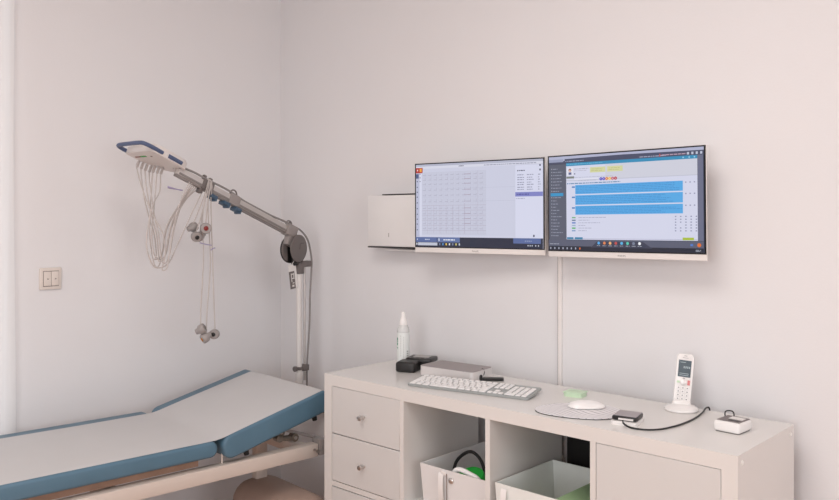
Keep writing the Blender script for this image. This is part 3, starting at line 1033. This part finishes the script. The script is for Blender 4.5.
# white box on the wall behind the left monitor
wb = thing('wall_box', 'white box on the wall half hidden behind the left monitor', 'box', (-.03, .08, 1.197))
b = MB(); b.box((.02, -.040, .111), (.36, .078, .205), bev=.008, seg=3)
b.build('housing', M['panel_white'], wb)
b = MB(); b.box((-.012, -.0815, .111), (.276, .006, .203), bev=.0025, seg=2)
b.build('front_cover', M['panel_white'], wb)
b = MB(); b.box((.05, -.072, .216), (.24, .02, .004)); b.build('top_edge', M['black'], wb)
b = MB(); b.box((.022, -.074, .005), (.345, .022, .0045)); b.build('bottom_edge', M['black'], wb)
b = MB(); b.box((-.03, -.0848, .055), (.0025, .001, .016)); b.build('slot', M['mid_grey'], wb)
b = MB(); b.box((.06, -.05, -.004), (.24, .05, .006), bev=.001); b.build('bottom_tray', M['panel_white'], wb)

# cable duct on the wall below the monitors
b = MB(); b.box((.688, .0745, .66), (.014, .011, 1.18), bev=.002)
tag(b.build('cable_duct', M['duct']), 'slim white cable duct running down the wall below the monitors', 'cable duct')
b = MB(); b.tube([(.678, .077, 1.22), (.678, .077, 1.0), (.678, .077, .8), (.678, .077, .5)], .0022, 8)  # grey tube drawn for the shade line along the duct
tag(b.build('cable', M['grey_cable']), 'thin grey line imitating the shade down the side of the white duct', 'cable')

# light switch on the left wall
sw = thing('light_switch', 'cream double rocker light switch on the left wall', 'light switch', (LX, -.9955, 1.0925))
b = MB(); b.box((.005, 0, 0), (.010, .081, .082), bev=.004, seg=3); b.build('plate', M['ivory'], sw)
b = MB(); b.box((.0105, 0, 0), (.0012, .058, .058)); b.build('recess', M['groove'], sw)
for y in (-.0140, .0140):
    b = MB(); b.box((.0125, y, 0), (.005, .0265, .053), bev=.0012, seg=2)
    r_ = b.build('rocker', M['ivory'], sw)
    b = MB()
    b.prism([(-.003, -.003), (.003, -.003), (0, .004)], .0150, .0155, Matrix.Translation((0, y + .002, -.001)) @ Matrix.Rotation(PI / 2, 4, 'Y'))
    b.build('arrow_mark', M['groove'], r_)

# ------------------------------------------------------------------ things on the cabinet
Z = .765
# spray bottle
bt = thing('spray_bottle', 'slim clear bottle with white pointed cap and printed label by the wall', 'bottle', (.112, -.100, Z))
b = MB()
b.lathe([(.020, 0), (.0235, .004), (.0235, .128), (.022, .140), (.017, .152), (.011, .160), (.009, .165)], n=28)
b.build('bottle_body', M['clear'], bt)
b = MB(); b.lathe([(.0239, .018), (.0239, .127)], n=28); lb = b.build('label', M['label'], bt)
b = MB(); b.lathe([(.0150, .154), (.0152, .168), (.0125, .176), (.0090, .183), (.0078, .198), (.0045, .203)], n=24); b.build('cap', M['white_gloss'], bt)
b = MB(); b.lathe([(.0225, .001), (.0241, .004), (.0241, .017), (.0225, .018)], n=28); b.build('gel_base', M['teal'], bt)


def on_cyl(b, a0, a1, z0, z1, r=.0243, n=4):
    for k in range(n):
        p, q = a0 + (a1 - a0) * k / n, a0 + (a1 - a0) * (k + 1) / n
        b.quad((r * math.cos(p), r * math.sin(p), z0), (r * math.cos(q), r * math.sin(q), z0), (r * math.cos(q), r * math.sin(q), z1), (r * math.cos(p), r * math.sin(p), z1))


b = MB(); av = math.atan2(-2.15, 2.07)
for z0, z1 in ((.092, .096), (.098, .108), (.080, .089), (.068, .072)):
    on_cyl(b, av - 1.25, av - .95, z0, z1)
b.build('green_print', M['green_dark'], lb)
b = MB()
for k in range(9):
    on_cyl(b, av - .42, av - .36, .040 + k * .009, .045 + k * .009, n=1)
    on_cyl(b, av + .02, av + .06, .035 + k * .009, .041 + k * .009, n=1)
for k in range(5):
    on_cyl(b, av + .55, av + .85, .024 + k * .008, .028 + k * .008, n=2)
b.build('small_print', M['grey_print'], lb)

# black card terminal
tm = thing('card_reader', 'black handheld reader with pale display next to the silver computer', 'device', (.198, -.125, Z), math.radians(24))
b = MB(); b.box((-.018, -.028, .019), (.075, .075, .038), bev=.010, seg=4); b.build('body', M['black'], tm)
b = MB(); b.box((.012, .035, .034), (.10, .085, .018), bev=.006, seg=3); b.box((.012, .035, .0135), (.07, .06, .027), bev=.004); b.build('top_unit', M['black'], tm)
b = MB(); b.box((.012, .042, .0434), (.06, .04, .0012)); b.build('display', M['display_grey'], tm)
b = MB()
for k in range(4):
    b.box((-.024 + k * .02, .004, .0434), (.009, .007, .002), bev=.0008)
b.build('button', M['panel_grey'], tm)

# silver mini computer
mc = thing('mini_computer', 'flat silver computer box with taupe lid behind the keyboard', 'computer', (.385, -.118, Z), math.radians(5))
b = MB(); b.box((0, 0, .0185), (.225, .130, .033), bev=.012, seg=4, edges='z'); b.build('case', M['silver'], mc)
b = MB(); b.box((0, 0, .0362), (.221, .126, .0016), bev=.011, seg=4, edges='z'); b.build('lid', M['taupe'], mc)
b = MB(); b.box((0, 0, .001), (.20, .11, .002)); b.build('foot_pad', M['rubber'], mc)

# black dongle with white tag and cable
dg_ = thing('usb_stick', 'black adapter stick with white strap lying in front of the silver computer', 'adapter', (.478, -.128, Z + .0005), math.radians(38))
b = MB(); b.box((-.012, 0, .011), (.074, .030, .020), bev=.005, seg=3)
b.build('body', M['black'], dg_)
b = MB(); b.box((.060, .002, .006), (.075, .024, .009), bev=.002)
b.build('connector', M['black'], dg_)
b = MB(); b.tube([(-.006, -.020, .004), (-.004, -.018, .020), (.004, -.004, .0255), (.012, .012, .024), (.016, .020, .010), (.016, .022, .003)], .0045, 8)
b.build('strap', M['white_gloss'], dg_)
b = MB(); b.tube([(.026, .006, .012), (.032, .010, .026), (.028, .016, .036), (.020, .03, .034), (.012, .046, .02)], .0016, 7)
b.build('cable', M['black'], dg_)

# keyboard
KA = math.radians(12.5)
kb = thing('keyboard', 'slim white keyboard with number pad on the cabinet top', 'keyboard', (.366, -.347, Z), KA)
KW, KD = .428, .118
TK = Matrix.Rotation(math.radians(5), 4, 'X')
b = MB()
t = bmesh.new(); bmesh.ops.create_cube(t, size=1)
for v in t.verts:
    v.co = Vector((v.co.x * KW + KW / 2, v.co.y * KD + KD / 2, v.co.z * .007 + .0045))
bmesh.ops.bevel(t, geom=[e for e in t.edges if abs(e.verts[0].co.z - e.verts[1].co.z) > .004], offset=.008, segments=4, profile=.5, affect='EDGES')
b._merge(t, TK, False)
b.build('base', M['kb_base'], kb)
b = MB(); b.box((KW / 2, KD - .012, .0045), (KW * .9, .014, .009), bev=.002); b.build('rear_foot', M['white_plastic'], kb)


def key_mesh(w, h):
    b = MB(); b.box((0, 0, .0018), (w, h, .0036), bev=.0012, seg=2)
    o = b.build('key', M['key_white'], kb)
    return o


protos = {}


def key(x, y, w, h):
    k = (round(w, 4), round(h, 4))
    if k not in protos:
        o = key_mesh(w, h); protos[k] = o
    else:
        o = protos[k].copy(); C.objects.link(o); o.parent = kb
    o.location = TK @ Vector((x, y, .008)); o.rotation_euler = (math.radians(5), 0, 0)


def key_row(x0, x1, y, h, widths, gap=.0042):
    tot = sum(widths); span = x1 - x0 - gap * (len(widths) - 1)
    x = x0
    for w in widths:
        ww = span * w / tot
        key(x + ww / 2, y, ww, h)
        x += ww + gap


ph = .0148
ry = [.0115 + .0182 * k for k in range(6)]
key_row(.008, .282, ry[5], .0115, [1] * 13)
key_row(.008, .282, ry[4], ph, [1] * 12 + [1.6])
key_row(.008, .282, ry[3], ph, [1.5] + [1] * 12)
key_row(.008, .282, ry[2], ph, [1.8] + [1] * 10 + [1.8])
key_row(.008, .282, ry[1], ph, [1.3] + [1] * 10 + [2.2])
key_row(.008, .282, ry[0], ph, [1.2, 1, 1.3, 5.6, 1.3, 1, 1.2, 1.2])
for r in (5, 4, 3):
    key_row(.290, .340, ry[r], .0115 if r == 5 else ph, [1, 1, 1])
key_row(.3075, .3225, ry[1], ph, [1])
key_row(.290, .340, ry[0], ph, [1, 1, 1])
for r in (4, 3, 2, 1):
    key_row(.348, .420, ry[r], ph, [1, 1, 1, 1])
key_row(.348, .420, ry[0], ph, [2.1, 1, 1])


# mouse pad, patterned with fine curved lines
def pad_mat():
    m = bpy.data.materials.new('lined_pad'); m.use_nodes = True
    nt = m.node_tree; bs = nt.nodes['Principled BSDF']; bs.inputs['Roughness'].default_value = .6
    tc = nt.nodes.new('ShaderNodeTexCoord')
    w = nt.nodes.new('ShaderNodeTexWave'); w.wave_type = 'BANDS'; w.bands_direction = 'DIAGONAL'
    w.inputs['Scale'].default_value = 30; w.inputs['Distortion'].default_value = 11; w.inputs['Detail'].default_value = 0
    w.inputs['Detail Scale'].default_value = .35
    nt.links.new(tc.outputs['Object'], w.inputs['Vector'])
    r = nt.nodes.new('ShaderNodeValToRGB')
    r.color_ramp.elements[0].position = .0; r.color_ramp.elements[0].color = (.36, .34, .37, 1)
    r.color_ramp.elements[1].position = .14; r.color_ramp.elements[1].color = (.84, .82, .83, 1)
    nt.links.new(w.outputs['Fac'], r.inputs[0]); nt.links.new(r.outputs[0], bs.inputs['Base Color'])
    return m


pd = thing('mouse_pad', 'rounded mouse pad with fine curved grey lines under the mouse', 'mouse pad', (.973, -.264, Z), math.radians(38))
poly = []
for k in range(64):
    a_ = 2 * PI * k / 64
    r1 = 1 + .05 * math.cos(2 * a_ + .5) - .05 * math.cos(3 * a_)
    poly.append((.118 * math.cos(a_) * r1, .098 * math.sin(a_) * r1))
b = MB(); b.prism(poly, 0, .0022); b.build('backing', M['rubber'], pd)
b = MB(); b.prism([(x * .995, y * .995) for x, y in poly], .0022, .0038); b.build('lined_top', pad_mat(), pd)

ms = thing('computer_mouse', 'low white curved mouse on the lined mouse pad', 'mouse', (.968, -.222, Z + .0038), math.radians(-46))
b = MB()
NS, NR = 16, 12
rows = []
for i in range(NS + 1):
    f = i / NS
    y = -.055 + .11 * f
    hw = .030 * (max(0.0, 1 - abs(2 * f - 1) ** 3.2)) ** .5
    hh = .019 * (max(0.0, 1 - abs(2 * (f ** .85) - 1) ** 2.4)) ** .6
    hw = max(hw, .0008); hh = max(hh, .0008)
    rows.append([(hw * math.cos(PI * k / NR), y, .0025 + hh * math.sin(PI * k / NR)) for k in range(NR + 1)])
b.grid(rows)
b.grid([[r_[0], r_[-1]] for r_ in rows])
b.build('shell', M['white_gloss'], ms)
b = MB()
b.prism([(.028 * math.cos(2 * PI * k / 28), .051 * math.sin(2 * PI * k / 28)) for k in range(28)], 0, .003)
b.build('base', M['kb_base'], ms)

# mint green case behind the mouse
gr = thing('soft_case', 'small mint green case lying behind the mouse pad', 'case', (.853, -.097, Z), math.radians(8))
b = MB(); b.box((0, 0, .0055), (.060, .050, .011), bev=.008, seg=3, edges='z'); b.build('tray', M['mint'], gr)
b = MB(); b.box((0, 0, .0125), (.062, .052, .004), bev=.0015, seg=2); b.build('lid', M['mint'], gr)

# charging cradle with dark top
cr = thing('charging_cradle', 'small dark topped cradle on a pale base beside the mouse pad with black cord', 'cradle', (1.130, -.281, Z), math.radians(12))
b = MB(); b.box((0, -.002, .005), (.068, .082, .010), bev=.006, seg=3, edges='z'); b.build('base', M['white_plastic'], cr)
b = MB(); b.box((0, .0, .0165), (.066, .070, .011), bev=.003, seg=2); b.build('rim', M['black'], cr)
b = MB(); b.box((0, .003, .0224), (.062, .064, .0014), bev=.0005, seg=1); b.build('cover', M['cradle_cover'], cr)
b = MB(); b.box((.005, -.0355, .0155), (.040, .0022, .005)); b.build('silver_strip', M['silver'], cr)
b = MB()
cp = [(1.130, -.304, Z + .012), (1.138, -.322, Z + .008), (1.165, -.336, Z + .003), (1.205, -.330, Z + .0028), (1.232, -.300, Z + .0028), (1.247, -.245, Z + .0028), (1.252, -.19, Z + .0028), (1.250, -.12, Z + .0028), (1.240, -.05, Z + .004), (1.233, -.012, Z + .008), (1.236, .006, Z + .002), (1.236, .012, Z - .05), (1.236, .02, Z - .3)]
b.tube(cp, .0024, 8, 6)
tag(b.build('cord', M['black']), 'thin black cord curving across the top from the cradle past the phone', 'cord')

# telephone: base and handset
FT = math.atan2(2.1809 - 1.172, 2.2515 - .04)    # turns things to face the seat
pb = thing('charging_dish', 'round white charging base under the cordless phone', 'phone charger', (1.178, -.053, Z), FT)
b = MB()
b.lathe([(.044, 0), (.047, .003), (.046, .008), (.036, .014), (.024, .018)], n=36)
b.build('dish', M['white_gloss'], pb)
b = MB(); b.box((0, .012, .018), (.052, .026, .020), bev=.008, seg=3); b.build('socket', M['white_gloss'], pb)

hs = thing('phone_handset', 'white cordless phone handset standing upright in its round base', 'phone', (1.178, -.053, Z), FT)
HM = Matrix.Translation((.0, .006, .016)) @ Matrix.Rotation(math.radians(5.2), 4, 'Y') @ Matrix.Rotation(math.radians(-9), 4, 'X')
b = MB()
t = bmesh.new(); bmesh.ops.create_cube(t, size=1)
for v in t.verts:
    v.co = Vector((v.co.x * .048, v.co.y * .022 + .011, v.co.z * .145 + .0725))
ed = [e for e in t.edges if abs(e.verts[0].co.y - e.verts[1].co.y) > .01]
bmesh.ops.bevel(t, geom=ed, offset=.012, segments=5, profile=.5, affect='EDGES')
bmesh.ops.bevel(t, geom=[e for e in t.edges if abs(e.verts[0].co.y - e.verts[1].co.y) < 1e-5 and len(e.link_faces) == 2 and e.calc_face_angle(0) > 1], offset=.003, segments=2, profile=.5, affect='EDGES')
b._merge(t, HM, True)
b.build('body', M['white_gloss'], hs)


def face_box(b, x0, x1, z0, z1, d0=-.0012, d1=.001):
    t = bmesh.new(); bmesh.ops.create_cube(t, size=1)
    for v in t.verts:
        v.co = Vector(((x0 + x1) / 2 + v.co.x * (x1 - x0), (d0 + d1) / 2 + v.co.y * (d1 - d0), (z0 + z1) / 2 + v.co.z * (z1 - z0)))
    b._merge(t, HM, False)


b = MB(); face_box(b, -.0175, .0175, .078, .126); dsp = b.build('display', M['lcd'], hs)
b = MB()
for x in (-.003, .002, .007, .012):
    face_box(b, x, x + .0028, .103, .109, -.0016, -.0012)
for z in (.082, .087, .119):
    face_box(b, -.013, .012 - .01 * (z > .09), z, z + .0016, -.0016, -.0012)
b.build('digits', M['lcd_text'], dsp)
b = MB(); face_box(b, -.004, .004, .138, .1394); face_box(b, -.008, .008, .1325, .1335); b.build('earpiece', M['grey_print'], hs)
b = MB(); face_box(b, -.003, .003, .0735, .0755, -.0022); b.build('logo', M['grey_print'], hs)
b = MB()
q = HM.to_3x3() @ Matrix.Rotation(PI / 2, 3, 'X')
b.lathe([(.009, 0), (.009, .002), (.0075, .003)], HM @ Vector((0, .0, .062)), q, 20); b.build('control_ring', M['silver'], hs)
b = MB(); face_box(b, -.018, -.010, .060, .066, -.002); b.build('call_key', M['mint'], hs)
b = MB(); face_box(b, .011, .018, .056, .070, -.002); b.build('end_key', mat('pink_key', rgb(214, 130, 130), .4), hs)
kp = None
for r in range(4):
    for c in range(3):
        b = MB(); face_box(b, -.0165 + c * .0122, -.0165 + c * .0122 + .009, .012 + r * .0105, .012 + r * .0105 + .0065, -.0020)
        kk = b.build('key', M['key_white'], hs)
        b = MB(); face_box(b, -.0140 + c * .0122, -.0140 + c * .0122 + .0038, .0138 + r * .0105, .0138 + r * .0105 + .0028, -.0023, -.002)
        b.build('digit', M['grey_print'], kk)

# white charger box at the right
ch = thing('charger_box', 'white rounded charger box with grey top panel at the right end', 'charger', (1.372, -.172, Z), math.radians(-4))
b = MB(); b.box((0, 0, .0145), (.070, .076, .027), bev=.007, seg=4); b.build('body', M['white_gloss'], ch)
b = MB(); b.box((0, .004, .0284), (.060, .064, .0012)); b.build('top_panel', M['panel_grey'], ch)
b = MB(); b.box((.006, .014, .0294), (.036, .024, .0012)); b.build('label', M['card'], ch)
b = MB(); b.box((.010, -.012, .0294), (.028, .010, .0012)); b.build('dark_slot', M['black'], ch)
b = MB(); b.box((0, 0, .001), (.06, .066, .002)); b.build('foot_pad', M['rubber'], ch)
b = MB(); b.tube([(-.014, .034, .020), (-.018, .046, .030), (-.026, .054, .036), (-.038, .054, .036), (-.048, .058, .030), (-.053, .07, .015), (-.053, .10, .002)], .0018, 9)
b.build('cable', M['black'], ch)

# ------------------------------------------------------------------ added ceiling fill panel, out of view
lp = thing('ceiling_fill', 'unseen square ceiling panel added to brighten the room', 'lamp', (1.2, -1.8, HZ))
b = MB(); b.box((0, 0, -.02), (1.24, 1.24, .04), bev=.004); b.build('frame', M['white_plastic'], lp)
b = MB(); b.box((0, 0, -.042), (1.16, 1.16, .006)); b.build('diffuser', M['lamp'], lp)
